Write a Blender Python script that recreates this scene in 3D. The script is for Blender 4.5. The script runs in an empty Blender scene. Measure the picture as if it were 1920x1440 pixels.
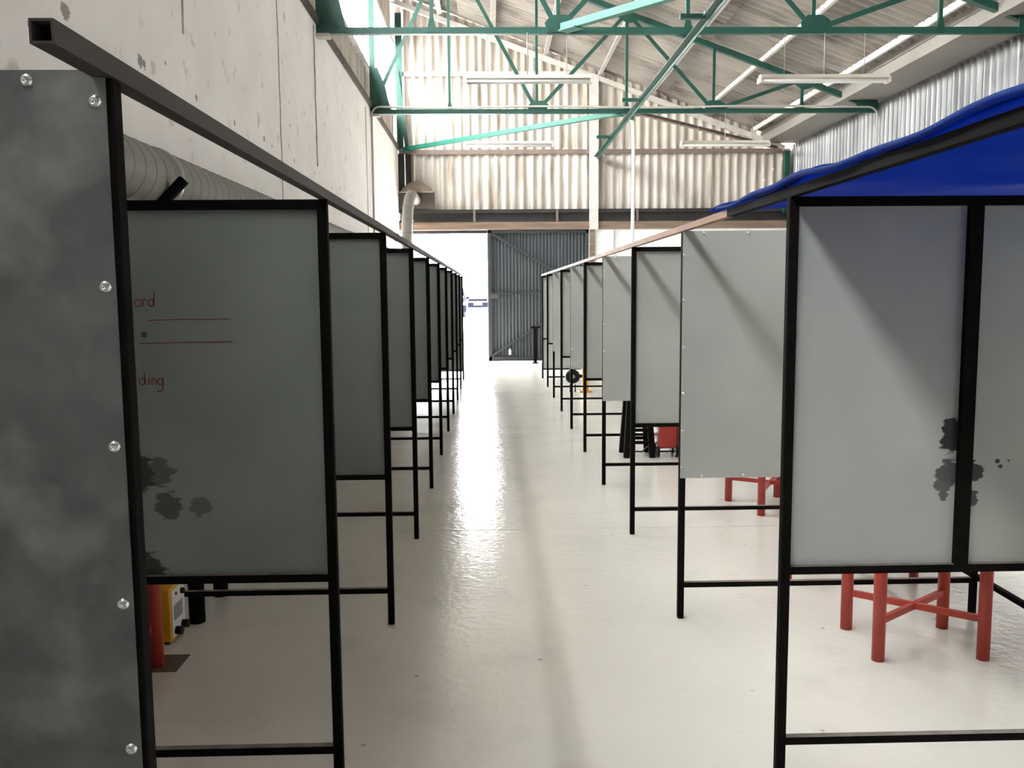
import bpy, math, random
from mathutils import Vector, Matrix, Quaternion
random.seed(7)
scene = bpy.context.scene
C = scene.collection

# ------------------------------------------------------------------ camera
PITCH, YAW, ROLL, FPX = 0.1050, 0.0243, -0.0081, 1650.0
cp, sp, cy, sy = math.cos(PITCH), math.sin(PITCH), math.cos(YAW), math.sin(YAW)
fw = Vector((sy*cp, cy*cp, -sp)); rt = Vector((cy, -sy, 0)); up = rt.cross(fw)
r2 = math.cos(ROLL)*rt + math.sin(ROLL)*up
u2 = -math.sin(ROLL)*rt + math.cos(ROLL)*up
cam_d = bpy.data.cameras.new('camera'); cam = bpy.data.objects.new('camera', cam_d); C.objects.link(cam)
M = Matrix((r2, u2, -fw)).transposed().to_4x4(); M.translation = Vector((0, 0, 1.6))
cam.matrix_world = M
cam_d.sensor_width = 36.0; cam_d.lens = FPX/1920*36.0; cam_d.clip_start = 0.05; cam_d.clip_end = 600
scene.camera = cam

# ------------------------------------------------------------------ light
world = bpy.data.worlds.new('sky'); scene.world = world; world.use_nodes = True
bg = world.node_tree.nodes['Background']; bg.inputs[0].default_value = (0.955, 0.98, 1.0, 1); bg.inputs[1].default_value = 1.0
sun_d = bpy.data.lights.new('sun', 'SUN'); sun_d.energy = 3.2; sun_d.angle = 0.01; sun_d.color = (1, .95, .88)
sun = bpy.data.objects.new('sun', sun_d); C.objects.link(sun)
sun.rotation_euler = Vector((-0.78, 0.03, -0.95)).to_track_quat('-Z', 'Y').to_euler()
HALL0, HALL1 = -6.0, 19.95          # hall length along y
XLW, XRW = -2.0, 6.77               # inner faces of the side walls
GZ0, GZ1 = 5.42, 6.95               # north-light glazing
GY0 = HALL0                         # the glazing runs the whole length
def portal(name, loc, nrm, sx, sy_):
    d = bpy.data.lights.new(name, 'AREA'); d.shape = 'RECTANGLE'; d.size = sx; d.size_y = sy_
    d.cycles.is_portal = True
    o = bpy.data.objects.new(name, d); C.objects.link(o); o.location = loc
    z = -Vector(nrm); y = Vector((0, 0, 1)); x = y.cross(z)
    o.matrix_world = Matrix((x, y, z)).transposed().to_4x4() @ Matrix.Identity(4)
    o.location = loc
portal('glazing_portal', (-2.16, (GY0+HALL1)/2, (GZ0+GZ1)/2), (1, 0, 0), HALL1-GY0, GZ1-GZ0)
portal('doorway_portal', (-1.0, 20.2, 1.48), (0, -1, 0), 1.98, 2.95)
scene.view_settings.view_transform = 'Standard'; scene.view_settings.look = 'None'
scene.view_settings.gamma = 1.0; scene.view_settings.use_curve_mapping = False
scene.view_settings.exposure = 5.55

# ------------------------------------------------------------------ materials
def lin(c):
    return tuple(((v/255)/12.92 if v/255 <= .04045 else ((v/255+.055)/1.055)**2.4) for v in c)
MATS = {}
def mat(name, c1, c2=None, scale=6, rough=.6, metal=0, stretch=(1, 1, 1), bump=0, bscale=40, contrast=(.35, .7), detail=4,
        stains=None, stain_c=(.012, .012, .012), spec=None, c3=None, c3scale=1.5, c3r=(.55, .7), rnd=0, c3stretch=(1, 1, 1), alpha=None):
    if name in MATS: return MATS[name]
    m = bpy.data.materials.new(name); m.use_nodes = True; nt = m.node_tree; N = nt.nodes; L = nt.links
    b = N['Principled BSDF']; b.inputs['Roughness'].default_value = rough; b.inputs['Metallic'].default_value = metal
    if spec is not None: b.inputs['Specular IOR Level'].default_value = spec
    tc = N.new('ShaderNodeTexCoord')
    def mapped(st, off=(0, 0, 0)):
        mp = N.new('ShaderNodeMapping'); mp.inputs['Scale'].default_value = st; L.new(tc.outputs['Object'], mp.inputs[0])
        if rnd:
            oi = N.new('ShaderNodeObjectInfo'); ml = N.new('ShaderNodeMath'); ml.operation = 'MULTIPLY'; ml.inputs[1].default_value = 37.0
            L.new(oi.outputs['Random'], ml.inputs[0]); cb = N.new('ShaderNodeCombineXYZ')
            for k in range(3): L.new(ml.outputs[0], cb.inputs[k])
            L.new(cb.outputs[0], mp.inputs['Location'])
        return mp.outputs[0]
    def noise(sc, st, det=detail):
        n = N.new('ShaderNodeTexNoise'); n.inputs['Scale'].default_value = sc; n.inputs['Detail'].default_value = det
        L.new(mapped(st), n.inputs['Vector']); return n.outputs['Fac']
    def ramp(src, a, bb):
        r = N.new('ShaderNodeMapRange'); r.inputs['From Min'].default_value = a; r.inputs['From Max'].default_value = bb
        L.new(src, r.inputs['Value']); return r.outputs['Result']
    def mix(f, a, bb):
        x = N.new('ShaderNodeMix'); x.data_type = 'RGBA'
        if isinstance(f, float): x.inputs[0].default_value = f
        else: L.new(f, x.inputs[0])
        for i, v in ((6, a), (7, bb)):
            if isinstance(v, tuple): x.inputs[i].default_value = (*v, 1)
            else: L.new(v, x.inputs[i])
        return x.outputs[2]
    col = tuple(c1)
    if c2 is not None: col = mix(ramp(noise(scale, stretch), *contrast), col, tuple(c2))
    if c3 is not None: col = mix(ramp(noise(c3scale, c3stretch), *c3r), col, tuple(c3))
    if stains:
        nz = noise(22, (1, 1, 3), 5); tot = None
        for (x, y, z, r, amp) in stains:
            vd = N.new('ShaderNodeVectorMath'); vd.operation = 'DISTANCE'; vd.inputs[1].default_value = (x, y, z); L.new(tc.outputs['Object'], vd.inputs[0])
            dv = N.new('ShaderNodeMath'); dv.operation = 'DIVIDE'; L.new(vd.outputs['Value'], dv.inputs[0]); dv.inputs[1].default_value = r
            ad = N.new('ShaderNodeMath'); ad.operation = 'ADD'; L.new(nz, ad.inputs[0]); L.new(dv.outputs[0], ad.inputs[1])
            rr = N.new('ShaderNodeMapRange'); rr.inputs['From Min'].default_value = 1.15; rr.inputs['From Max'].default_value = 1.05
            rr.inputs['To Max'].default_value = amp; L.new(ad.outputs[0], rr.inputs['Value'])
            if tot is None: tot = rr.outputs[0]
            else:
                mx = N.new('ShaderNodeMath'); mx.operation = 'MAXIMUM'; L.new(tot, mx.inputs[0]); L.new(rr.outputs[0], mx.inputs[1]); tot = mx.outputs[0]
        col = mix(tot, col, tuple(stain_c))
    if isinstance(col, tuple): b.inputs['Base Color'].default_value = (*col, 1)
    else: L.new(col, b.inputs['Base Color'])
    if bump:
        bp = N.new('ShaderNodeBump'); bp.inputs['Strength'].default_value = bump; bp.inputs['Distance'].default_value = .02
        L.new(noise(bscale, (1, 1, 1), 3), bp.inputs['Height']); L.new(bp.outputs[0], b.inputs['Normal'])
    MATS[name] = m; return m

WALL_CHIPS = [(-2.0, 4.39, 2.94, 0.07, 0.75), (-2.0, 4.05, 2.78, 0.035, 0.75), (-2.0, 5.29, 2.94, 0.063, 0.75), (-2.0, 5.35, 2.93, 0.042, 0.75), (-2.0, 6.27, 2.94, 0.035, 0.75), (-2.0, 7.18, 2.94, 0.035, 0.75), (-2.0, 8.1, 2.97, 0.042, 0.75), (-2.0, 8.38, 2.95, 0.028, 0.75), (-2.0, 9.32, 2.96, 0.035, 0.75), (-2.0, 10.38, 2.97, 0.035, 0.75), (-2.0, 12.09, 3.0, 0.035, 0.75), (-2.0, 13.0, 3.0, 0.035, 0.75), (-2.0, 9.2, 3.29, 0.028, 0.75), (-2.0, 5.7, 3.03, 0.021, 0.75)]
black = mat('black_painted_steel', (.0045, .0042, .004), (.010, .0075, .006), scale=9, rough=.7, spec=.04)
railm = mat('brown_oxide_steel', (.25, .135, .085), (.36, .20, .13), scale=7, rough=.6, stretch=(1, .25, 1), c3=(.16, .10, .075), c3scale=2.2, c3r=(.5, .7))
raildark = mat('dark_rail_steel', (.026, .021, .019), (.042, .030, .025), scale=6, rough=.55, stretch=(1, .3, 1), c3=(.22, .1, .06), c3scale=2.0, c3r=(.70, .74))
galv = mat('grey_sheet_steel', (.385, .39, .365), (.43, .43, .405), scale=3.2, rough=.42, metal=.1, c3=(.35, .36, .34), c3scale=1.3, c3r=(.45, .7), rnd=1, bump=.05, bscale=9)
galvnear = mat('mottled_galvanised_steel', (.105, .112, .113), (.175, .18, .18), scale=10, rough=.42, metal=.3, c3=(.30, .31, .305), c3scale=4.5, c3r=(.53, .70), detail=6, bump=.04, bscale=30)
dustytop = mat('worn_dusty_bar_top', (.20, .165, .14), (.10, .08, .068), scale=14, rough=.8)
green = mat('green_painted_steel', (.007, .058, .042), (.009, .075, .055), scale=5, rough=.5, c3=(.008, .03, .025), c3scale=3, c3r=(.6, .75))
brownst = mat('brown_steel', (.16, .12, .10), (.22, .16, .13), scale=4, rough=.6)
plaster = mat('white_plaster', (.90, .87, .85), (.84, .80, .78), scale=1.6, rough=.85, bump=1.0, bscale=3.0, c3=(.62, .58, .55), c3scale=5, c3r=(.62, .72), stains=WALL_CHIPS, stain_c=(.10, .085, .075))
brickw = mat('white_painted_brick', (.80, .79, .78), (.70, .69, .68), scale=5, rough=.8, bump=.4, bscale=14)
cladding = mat('cream_stained_cladding', (.60, .555, .505), (.50, .445, .395), scale=2.5, stretch=(1, 1, .25), rough=.75, c3=(.20, .135, .09), c3scale=2.4, c3r=(.50, .80), c3stretch=(2.5, 2.5, .35), rnd=1)
roofm = mat('grey_cement_sheet', (.235, .21, .19), (.31, .28, .255), scale=2, stretch=(.5, 2.5, .5), rough=.85, c3=(.11, .092, .078), c3scale=2.6, c3r=(.5, .72), c3stretch=(.5, 3.0, .5), rnd=1)
galvwall = mat('bright_galvanised_cladding', (.13, .133, .14), (.23, .235, .245), scale=2, stretch=(1, 3, .3), rough=.4, metal=.5, rnd=1)
whitep = mat('white_paint', (.64, .61, .58), (.52, .49, .46), scale=4, rough=.6)
gutterm = mat('pale_gutter', (.25, .23, .215), (.21, .195, .18), scale=1.2, rough=.7)
dust = mat('dark_dusty_ledge', (.05, .042, .036), (.10, .085, .07), scale=8, rough=.9)
woodb = mat('brown_timber', (.15, .10, .072), (.24, .17, .125), scale=3, stretch=(.4, 6, 6), rough=.7)
darkbeam = mat('dark_steel_beam', (.013, .012, .0125), (.028, .023, .021), scale=3, rough=.6)
doorm = mat('slate_door_steel', (.030, .037, .044), (.042, .049, .055), scale=3, stretch=(1, 1, .3), rough=.55, rnd=1)
doorframe = mat('slate_door_frame', (.026, .031, .036), rough=.5)
tarpm = mat('blue_tarpaulin', (.002, .030, .15), (.003, .038, .19), scale=3, rough=.6, spec=.15, bump=.25, bscale=6)
_nt = tarpm.node_tree; _b = _nt.nodes['Principled BSDF']; _tr = _nt.nodes.new('ShaderNodeBsdfTranslucent'); _tr.inputs[0].default_value = (.001, .12, .58, 1)
_mx = _nt.nodes.new('ShaderNodeMixShader'); _mx.inputs[0].default_value = .45
_nt.links.new(_b.outputs[0], _mx.inputs[1]); _nt.links.new(_tr.outputs[0], _mx.inputs[2]); _nt.links.new(_mx.outputs[0], _nt.nodes['Material Output'].inputs[0])
redm = mat('red_painted_steel', (.42, .045, .028), (.34, .035, .025), scale=7, rough=.45, c3=(.20, .022, .018), c3scale=4, c3r=(.6, .75))
yel = mat('yellow_paint', (.75, .36, .012), (.66, .30, .01), scale=6, rough=.45)
ductm = mat('galvanised_duct', (.24, .235, .215), (.30, .295, .27), scale=4, rough=.5, metal=.3)
hoodm = mat('beige_hood', (.26, .215, .17), (.20, .165, .13), scale=5, rough=.7)
hoodback = mat('mauve_board', (.07, .055, .05), (.09, .072, .068), scale=5, rough=.8)
lampm = mat('cream_lamp_metal', (.66, .61, .54), (.6, .55, .48), scale=4, rough=.5)
tubem = mat('unlit_lamp_tube', (.80, .79, .76), rough=.25)
wirem = mat('pale_wire', (.30, .28, .26), rough=.6)
condm = mat('white_conduit', (.80, .79, .77), rough=.45)
condg = mat('grey_conduit', (.42, .40, .37), rough=.5)
zinc = mat('zinc_screw', (.75, .75, .75), rough=.25, metal=.9)
plasw = mat('white_panel', (.72, .71, .68), rough=.4)
plasg = mat('grey_panel', (.25, .25, .25), rough=.5)
rubber = mat('black_plastic', (.007, .007, .008), rough=.5, spec=.2)
cardb = mat('brown_board', (.10, .07, .05), (.13, .09, .065), scale=6, rough=.85)
redink = mat('red_marker', (.17, .028, .024), rough=.6)
crackm = mat('dark_crack_fill', (.30, .275, .26), (.55, .52, .50), scale=9, rough=.9)
glass_ = bpy.data.materials.new('window_glass'); glass_.use_nodes = True
_n = glass_.node_tree.nodes; _l = glass_.node_tree.links; _n.remove(_n['Principled BSDF'])
_t = _n.new('ShaderNodeBsdfTransparent'); _t.inputs[0].default_value = (.93, .94, .93, 1)
_g = _n.new('ShaderNodeBsdfGlossy'); _g.inputs['Roughness'].default_value = .05
_m = _n.new('ShaderNodeMixShader'); _m.inputs[0].default_value = .06
_l.new(_t.outputs[0], _m.inputs[1]); _l.new(_g.outputs[0], _m.inputs[2]); _l.new(_m.outputs[0], _n['Material Output'].inputs[0])

# floor: glossy pale grey paint with scuffs
def floor_material():
    m = mat('pale_grey_floor_paint', (.625, .59, .53), (.675, .64, .575), scale=.9, rough=.2, c3=(.54, .515, .46), c3scale=2.1, c3r=(.55, .8))
    nt = m.node_tree; N = nt.nodes; L = nt.links; b = N['Principled BSDF']
    tc = N.new('ShaderNodeTexCoord')
    src = b.inputs['Base Color'].links[0].from_socket
    vo = N.new('ShaderNodeTexVoronoi'); vo.inputs['Scale'].default_value = 4.2; L.new(tc.outputs['Object'], vo.inputs['Vector'])
    ns = N.new('ShaderNodeTexNoise'); ns.inputs['Scale'].default_value = 60; L.new(tc.outputs['Object'], ns.inputs['Vector'])
    ad = N.new('ShaderNodeMath'); ad.operation = 'MULTIPLY_ADD'; ad.inputs[1].default_value = .05; L.new(ns.outputs['Fac'], ad.inputs[0]); L.new(vo.outputs['Distance'], ad.inputs[2])
    mr = N.new('ShaderNodeMapRange'); mr.inputs['From Min'].default_value = .075; mr.inputs['From Max'].default_value = .058; mr.inputs['To Max'].default_value = .6; L.new(ad.outputs[0], mr.inputs['Value'])
    mx = N.new('ShaderNodeMix'); mx.data_type = 'RGBA'; L.new(mr.outputs[0], mx.inputs[0]); L.new(src, mx.inputs[6]); mx.inputs[7].default_value = (.2, .19, .18, 1)
    L.new(mx.outputs[2], b.inputs['Base Color'])
    rn = N.new('ShaderNodeTexNoise'); rn.inputs['Scale'].default_value = 3.0; rn.inputs['Detail'].default_value = 4; L.new(tc.outputs['Object'], rn.inputs['Vector'])
    rr = N.new('ShaderNodeMapRange'); rr.inputs['To Min'].default_value = .10; rr.inputs['To Max'].default_value = .22; L.new(rn.outputs['Fac'], rr.inputs['Value']); L.new(rr.outputs[0], b.inputs['Roughness'])
    n1 = N.new('ShaderNodeTexNoise'); n1.inputs['Scale'].default_value = 20; n1.inputs['Detail'].default_value = 5; L.new(tc.outputs['Object'], n1.inputs['Vector'])
    bp = N.new('ShaderNodeBump'); bp.inputs['Strength'].default_value = .22; bp.inputs['Distance'].default_value = .012; L.new(n1.outputs['Fac'], bp.inputs['Height']); L.new(bp.outputs[0], b.inputs['Normal'])
    b.inputs['Specular IOR Level'].default_value = .55
    return m
floorm = floor_material()

# ------------------------------------------------------------------ mesh helpers
class MB:
    def __init__(s): s.v = []; s.f = []; s.sm = []
    def add(s, vs, fs, smooth=False):
        o = len(s.v); s.v += [tuple(v) for v in vs]
        for f in fs: s.f.append(tuple(i+o for i in f)); s.sm.append(smooth)
        return s
    def box(s, a, b):
        x0, y0, z0 = a; x1, y1, z1 = b
        return s.add([(x0,y0,z0),(x1,y0,z0),(x1,y1,z0),(x0,y1,z0),(x0,y0,z1),(x1,y0,z1),(x1,y1,z1),(x0,y1,z1)],
                     [(0,3,2,1),(4,5,6,7),(0,1,5,4),(1,2,6,5),(2,3,7,6),(3,0,4,7)])
    def cbox(s, a, b, e=.004):
        "box with chamfered long edges: three stacked insets"
        x0, y0, z0 = a; x1, y1, z1 = b
        vs = []; fs = []
        for (z, k) in ((z0, e), (z0+e, 0), (z1-e, 0), (z1, e)):
            x_, X_, y_, Y_ = x0+k, x1-k, y0+k, y1-k
            vs += [(x_+e, y_, z), (X_-e, y_, z), (X_, y_+e, z), (X_, Y_-e, z), (X_-e, Y_, z), (x_+e, Y_, z), (x_, Y_-e, z), (x_, y_+e, z)]
        fs.append(tuple(range(7, -1, -1))); fs.append(tuple(range(24, 32)))
        for r in range(3):
            for i in range(8): fs.append((r*8+i, r*8+(i+1) % 8, r*8+8+(i+1) % 8, r*8+8+i))
        return s.add(vs, fs)
    def frame(s, p, q, ref=(0, 0, 1)):
        d = (Vector(q)-Vector(p)); L = d.length; d.normalize(); r = Vector(ref)
        if abs(d.dot(r)) > .98: r = Vector((0, 1, 0))
        a = d.cross(r).normalized(); b = a.cross(d).normalized()
        return d, a, b, L
    def bar(s, p, q, w, h, ref=(0, 0, 1), oa=0, ob=0):
        "solid bar from p to q: w along a (d x ref), h along b"
        d, a, b, L = s.frame(p, q, ref); p = Vector(p)+a*oa+b*ob; q = Vector(q)+a*oa+b*ob
        vs = [p+a*x*w/2+b*y*h/2 for x, y in ((-1,-1),(1,-1),(1,1),(-1,1))] + [q+a*x*w/2+b*y*h/2 for x, y in ((-1,-1),(1,-1),(1,1),(-1,1))]
        return s.add(vs, [(0,1,2,3),(7,6,5,4),(0,4,5,1),(1,5,6,2),(2,6,7,3),(3,7,4,0)])
    def angle(s, p, q, w, t=.009, ref=(0, 1, 0), flip=1):
        "rolled L section: one flange in the plane perpendicular to ref, one along ref"
        s.bar(p, q, w, t, ref)                     # flat flange, thickness along ref
        d, a, b, L = s.frame(p, q, ref)
        s.bar(p, q, t, w*.8, ref, oa=flip*(w/2-t/2), ob=w*.4+t/2)
        return s
    def hollow(s, p, q, w, h, t, ref=(0, 0, 1)):
        d, a, b, L = s.frame(p, q, ref); P = Vector(p); Q = Vector(q); vs = []
        for c in (P, Q):
            for (W, H) in ((w, h), (w-2*t, h-2*t)):
                vs += [c+a*x*W/2+b*y*H/2 for x, y in ((-1,-1),(1,-1),(1,1),(-1,1))]
        fs = []
        for i in range(4):
            j = (i+1) % 4
            fs += [(i, i+8, j+8, j), (i+4, j+4, j+12, i+12), (i, j, j+4, i+4), (i+8, i+12, j+12, j+8)]
        return s.add(vs, fs)
    def cyl(s, p, q, r, n=16, r1=None, cap=True, smooth=True):
        r1 = r if r1 is None else r1
        d, a, b, L = s.frame(p, q); vs = []
        for c, R in ((Vector(p), r), (Vector(q), r1)):
            vs += [c+(a*math.cos(2*math.pi*i/n)+b*math.sin(2*math.pi*i/n))*R for i in range(n)]
        s.add(vs, [(i, (i+1) % n, n+(i+1) % n, n+i) for i in range(n)], smooth)
        if cap: s.add(vs, [tuple(range(n-1, -1, -1)), tuple(range(n, 2*n))])
        return s
    def sweep(s, pts, r, n=10):
        pts = [Vector(p) for p in pts]; rings = []; a = None
        for i, p in enumerate(pts):
            d = (pts[min(i+1, len(pts)-1)]-pts[max(i-1, 0)]).normalized()
            if a is None:
                a = d.cross(Vector((0, 0, 1)))
                if a.length < .1: a = d.cross(Vector((0, 1, 0)))
            a = (a-d*a.dot(d)).normalized(); b = d.cross(a)
            rings += [p+(a*math.cos(2*math.pi*k/n)+b*math.sin(2*math.pi*k/n))*r for k in range(n)]
        m = len(pts)
        s.add(rings, [(i*n+k, i*n+(k+1) % n, (i+1)*n+(k+1) % n, (i+1)*n+k) for i in range(m-1) for k in range(n)], True)
        s.add(rings, [tuple(range(n-1, -1, -1)), tuple(range((m-1)*n, m*n))]); return s
    def plate(s, poly, nrm, t):
        n = Vector(nrm)*t/2; m = len(poly)
        vs = [Vector(p)-n for p in poly]+[Vector(p)+n for p in poly]
        return s.add(vs, [tuple(range(m-1, -1, -1)), tuple(range(m, 2*m))]+[(i, (i+1) % m, m+(i+1) % m, m+i) for i in range(m)])
    def lathe(s, c, prof, n=16, axis=(0, 0, 1)):
        d = Vector(axis).normalized(); r = Vector((1, 0, 0)) if abs(d.x) < .9 else Vector((0, 1, 0)); a = d.cross(r).normalized(); b = d.cross(a)
        vs = [Vector(c)+d*z+(a*math.cos(2*math.pi*k/n)+b*math.sin(2*math.pi*k/n))*R for (R, z) in prof for k in range(n)]
        return s.add(vs, [(i*n+k, i*n+(k+1) % n, (i+1)*n+(k+1) % n, (i+1)*n+k) for i in range(len(prof)-1) for k in range(n)], True)
    def mesh(s, name):
        me = bpy.data.meshes.new(name); me.from_pydata(s.v, [], s.f)
        me.polygons.foreach_set('use_smooth', s.sm); me.update()
        import bmesh
        bm = bmesh.new(); bm.from_mesh(me); bmesh.ops.remove_doubles(bm, verts=bm.verts, dist=1e-5); bmesh.ops.recalc_face_normals(bm, faces=bm.faces); bm.to_mesh(me); bm.free()
        return me
    def build(s, name, m, parent=None, loc=None, rot=None):
        return link(name, s.mesh(name), m, parent, loc, rot)
def link(name, me, m, parent=None, loc=None, rot=None):
    o = bpy.data.objects.new(name, me); C.objects.link(o)
    if m is not None and not me.materials: me.materials.append(m)
    if parent is not None: o.parent = parent
    if loc is not None: o.location = loc
    if rot is not None: o.rotation_euler = rot
    return o
def tag(o, label=None, cat=None, group=None, kind=None):
    if label: o['label'] = label
    if cat: o['category'] = cat
    if group: o['group'] = group
    if kind: o['kind'] = kind
    return o
def empty(name, loc=(0, 0, 0), label=None, cat=None, group=None, kind=None, rz=0):
    o = bpy.data.objects.new(name, None); C.objects.link(o); o.location = loc; o.rotation_euler = (0, 0, rz); o.empty_display_size = .1
    return tag(o, label, cat, group, kind)
def copy_tree(o, parent=None):
    c = o.copy(); C.objects.link(c); c.parent = parent
    for ch in list(o.children): copy_tree(ch, c)
    return c
def corr_mesh(name, width, length, pitch, amp, seg=8, t=.005, flat=0, topcut=None, square=False):
    "corrugated sheet: x across the ribs, z along them, y depth; topcut(x) gives the length at x"
    n = max(2, int(round(width/pitch*seg))); pr = []
    for i in range(n+1):
        x = width*i/n; ph = x/pitch*2*math.pi
        y = math.cos(ph)
        if square: y = max(-1, min(1, y*2.2))
        pr.append((x, y*amp))
    vs = []; fs = []
    for (x, y) in pr:
        L = topcut(x) if topcut else length
        vs += [(x, y-t/2, 0), (x, y+t/2, 0), (x, y-t/2, L), (x, y+t/2, L)]
    for i in range(n):
        a = i*4; b = a+4
        fs += [(a, b, b+2, a+2), (b+1, a+1, a+3, b+3), (a+1, b+1, b, a), (a+2, b+2, b+3, a+3)]
    fs += [(0, 2, 3, 1), (n*4, n*4+1, n*4+3, n*4+2)]
    me = bpy.data.meshes.new(name); me.from_pydata(vs, [], fs)
    me.polygons.foreach_set('use_smooth', [not square]*len(fs)); me.update(); 
    if not square:
        me.set_sharp_from_angle(angle=math.radians(50))
    return me

# ------------------------------------------------------------------ setting: floor, walls, roof
SL = .364
def zt(x): return 4.68+SL*(6.77-x)          # truss top chord line
def zr(x): return zt(x)+.20                   # roof sheet line
tag(MB().box((-2.4, HALL0-.3, -.12), (7.1, HALL1+.12, 0)).build('floor', floorm), kind='structure')
fl = bpy.data.objects['floor']
jm = mat('floor_joint_filler', (.40, .375, .34), (.52, .49, .45), scale=20, rough=.5)
for yj in (5.80, 9.9, 14.0): MB().box((-2.0, yj, 0), (6.7, yj+.008, .0008)).build('floor_joint', jm, fl)
# outside ground, rising gently away from the doorway
ground_m = mat('pale_yard_concrete', (.50, .485, .46), (.44, .425, .40), scale=.5, rough=.9)
tag(MB().add([(-150, HALL1+.1, -.02), (150, HALL1+.1, -.02), (150, 400, 2.64), (-150, 400, 2.64)], [(0, 1, 2, 3)]).build('ground', ground_m), kind='structure')
# unseen next-bay roof, added to shape the sky light entering the glazing
tag(MB().add([(-2.3, HALL0-10, 5.22), (-2.3, HALL1, 5.22), (-11.0, HALL1, 8.35), (-11.0, HALL0-10, 8.35)], [(0, 1, 2, 3)]).build('added_bay_roof', mat('pale_bounce_roof', (.52, .50, .47), (.58, .56, .53), scale=1.0, rough=.9)), kind='structure')
# left masonry wall with ledge and cladding strip, north-light window above
wl = tag(MB().box((-2.25, HALL0, 0), (XLW, HALL1, 4.72)).build('wall_left', plaster), kind='structure')
MB().box((-2.25, HALL0, 4.72), (-1.955, HALL1, 4.80)).build('wall_ledge', dust, wl)
me = corr_mesh('cladding_sheet', 1.0, .66, .2, .022, seg=8)
for k in range(26):
    y = HALL0+k*.998
    o = link('cladding_sheet', me, cladding, wl, (-2.10+(.004 if k % 2 else 0), y, 4.79), (0, 0, math.pi/2))
me2 = corr_mesh('upper_cladding_sheet', 1.0, zt(-2.1)+.14-GZ1, .2, .022, seg=8); me3 = corr_mesh('upper_cladding_sheet', 1.0, zt(-2.1)+.14-GZ0, .2, .022, seg=8)
for k in range(26):
    y = HALL0+k*.998; low = y < GY0-.5
    link('upper_cladding_sheet', me3 if low else me2, cladding, wl, (-2.12+(.004 if k % 2 else 0), y, GZ0 if low else GZ1), (0, 0, math.pi/2))
win = tag(MB().box((-2.14, GY0, GZ0), (-2.03, HALL1, GZ0+.06)).box((-2.14, GY0, GZ1), (-2.03, HALL1, GZ1+.08)).build('window_1', whitep), kind='structure')
pme = MB().box((-.004, .012, GZ0+.06), (.004, .63, GZ1)).mesh('pane'); pme.materials.append(glass_)
bme = MB().box((-.025, -.012, GZ0+.06), (.025, .012, GZ1)).mesh('glazing_bar'); bme.materials.append(whitep)
nb = 40; step = (HALL1-GY0)/nb
for k in range(nb):
    link('pane', pme, None, win, (-2.085, GY0+k*step, 0))
    link('glazing_bar', bme, None, win, (-2.085, GY0+k*step, 0))
# roof: rises from the right eave to the ridge over the left wall
ceil = tag(MB().bar((-2.06, HALL0, zt(-2.06)+.06), (-2.06, HALL1, zt(-2.06)+.06), .12, .2).build('ceiling', whitep), kind='structure')
ang = math.atan(SL)
XR0 = 6.30; RL = (XR0+2.75)/math.cos(ang)/4      # sheets lengthened past the glazing, unseen, to block steep sky light
rme = corr_mesh('roof_sheet', 1.04, RL+.14, .2, .027, seg=6, t=.008); rme.materials.append(roofm)
for k in range(27):
    for r in range(4):
        xs = XR0 - r*RL*math.cos(ang)
        # sheet local: x across ribs -> world +y ; z along ribs -> up the slope towards -x ; y -> normal
        ez = Vector((-math.cos(ang), 0, math.sin(ang))); ex = Vector((0, 1, 0)); ey = ez.cross(ex)
        o = link('roof_sheet', rme, None, ceil)
        m4 = Matrix((ex, ey, ez)).transposed().to_4x4()
        lift = .012*r+(.006 if k % 2 else 0)
        m4.translation = Vector((xs, HALL0+k*.998, zr(xs)+lift))
        o.matrix_local = m4
for i, x in enumerate((5.88, 4.74, 3.61, 2.47, 1.28, .13, -1.03)):
    zc = zt(x)+.075
    MB().angle((x, HALL0, zc), (x, HALL1-.02, zc), .11, .012, ref=(-SL, 0, 1), flip=1).build('purlin', whitep, ceil)
# valley gutter along the right eave
gut = MB()
gut.box((6.13, HALL0, 4.83), (7.0, HALL1, 4.845)).box((6.10, HALL0, 4.83), (6.13, HALL1, 5.125)).bar((6.10, HALL0, 5.03), (6.10, HALL1, 5.03), .05, .05)
gut.build('valley_gutter', gutterm, ceil)
MB().box((6.97, HALL0, 4.845), (7.0, HALL1, 5.4)).build('gutter_upstand', gutterm, ceil)
# right wall: bright galvanised sheets on a backing wall
wr = tag(MB().box((6.86, HALL0, 0), (7.0, HALL1, 4.83)).box((6.76, HALL0, 0), (6.86, HALL1, 3.0)).build('wall_right', brickw), kind='structure')
gme = corr_mesh('galvanised_sheet', .82, 1.83, .163, .022, seg=8, t=.004, square=True); gme.materials.append(galvwall)
for k in range(33):
    link('galvanised_sheet', gme, None, wr, (6.825-(.005 if k % 2 else 0), HALL0+k*.795, 2.98), (0, 0, math.pi/2))
for z in (3.0,):
    MB().box((6.72, HALL0, z), (6.79, HALL1, z+.07)).build('wall_girt', brownst, wr)
# unseen back wall behind the camera, darkened to cut light from behind
tag(MB().plate([(-2.25, HALL0, 0), (7, HALL0, 0), (7, HALL0, 4.9), (-2.25, HALL0, zr(-2.25))], (0, 1, 0), .12).build('wall_back', mat('darkened_end_wall', (.07, .085, .095), (.09, .105, .115), scale=2, rough=.6)), kind='structure')

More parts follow.
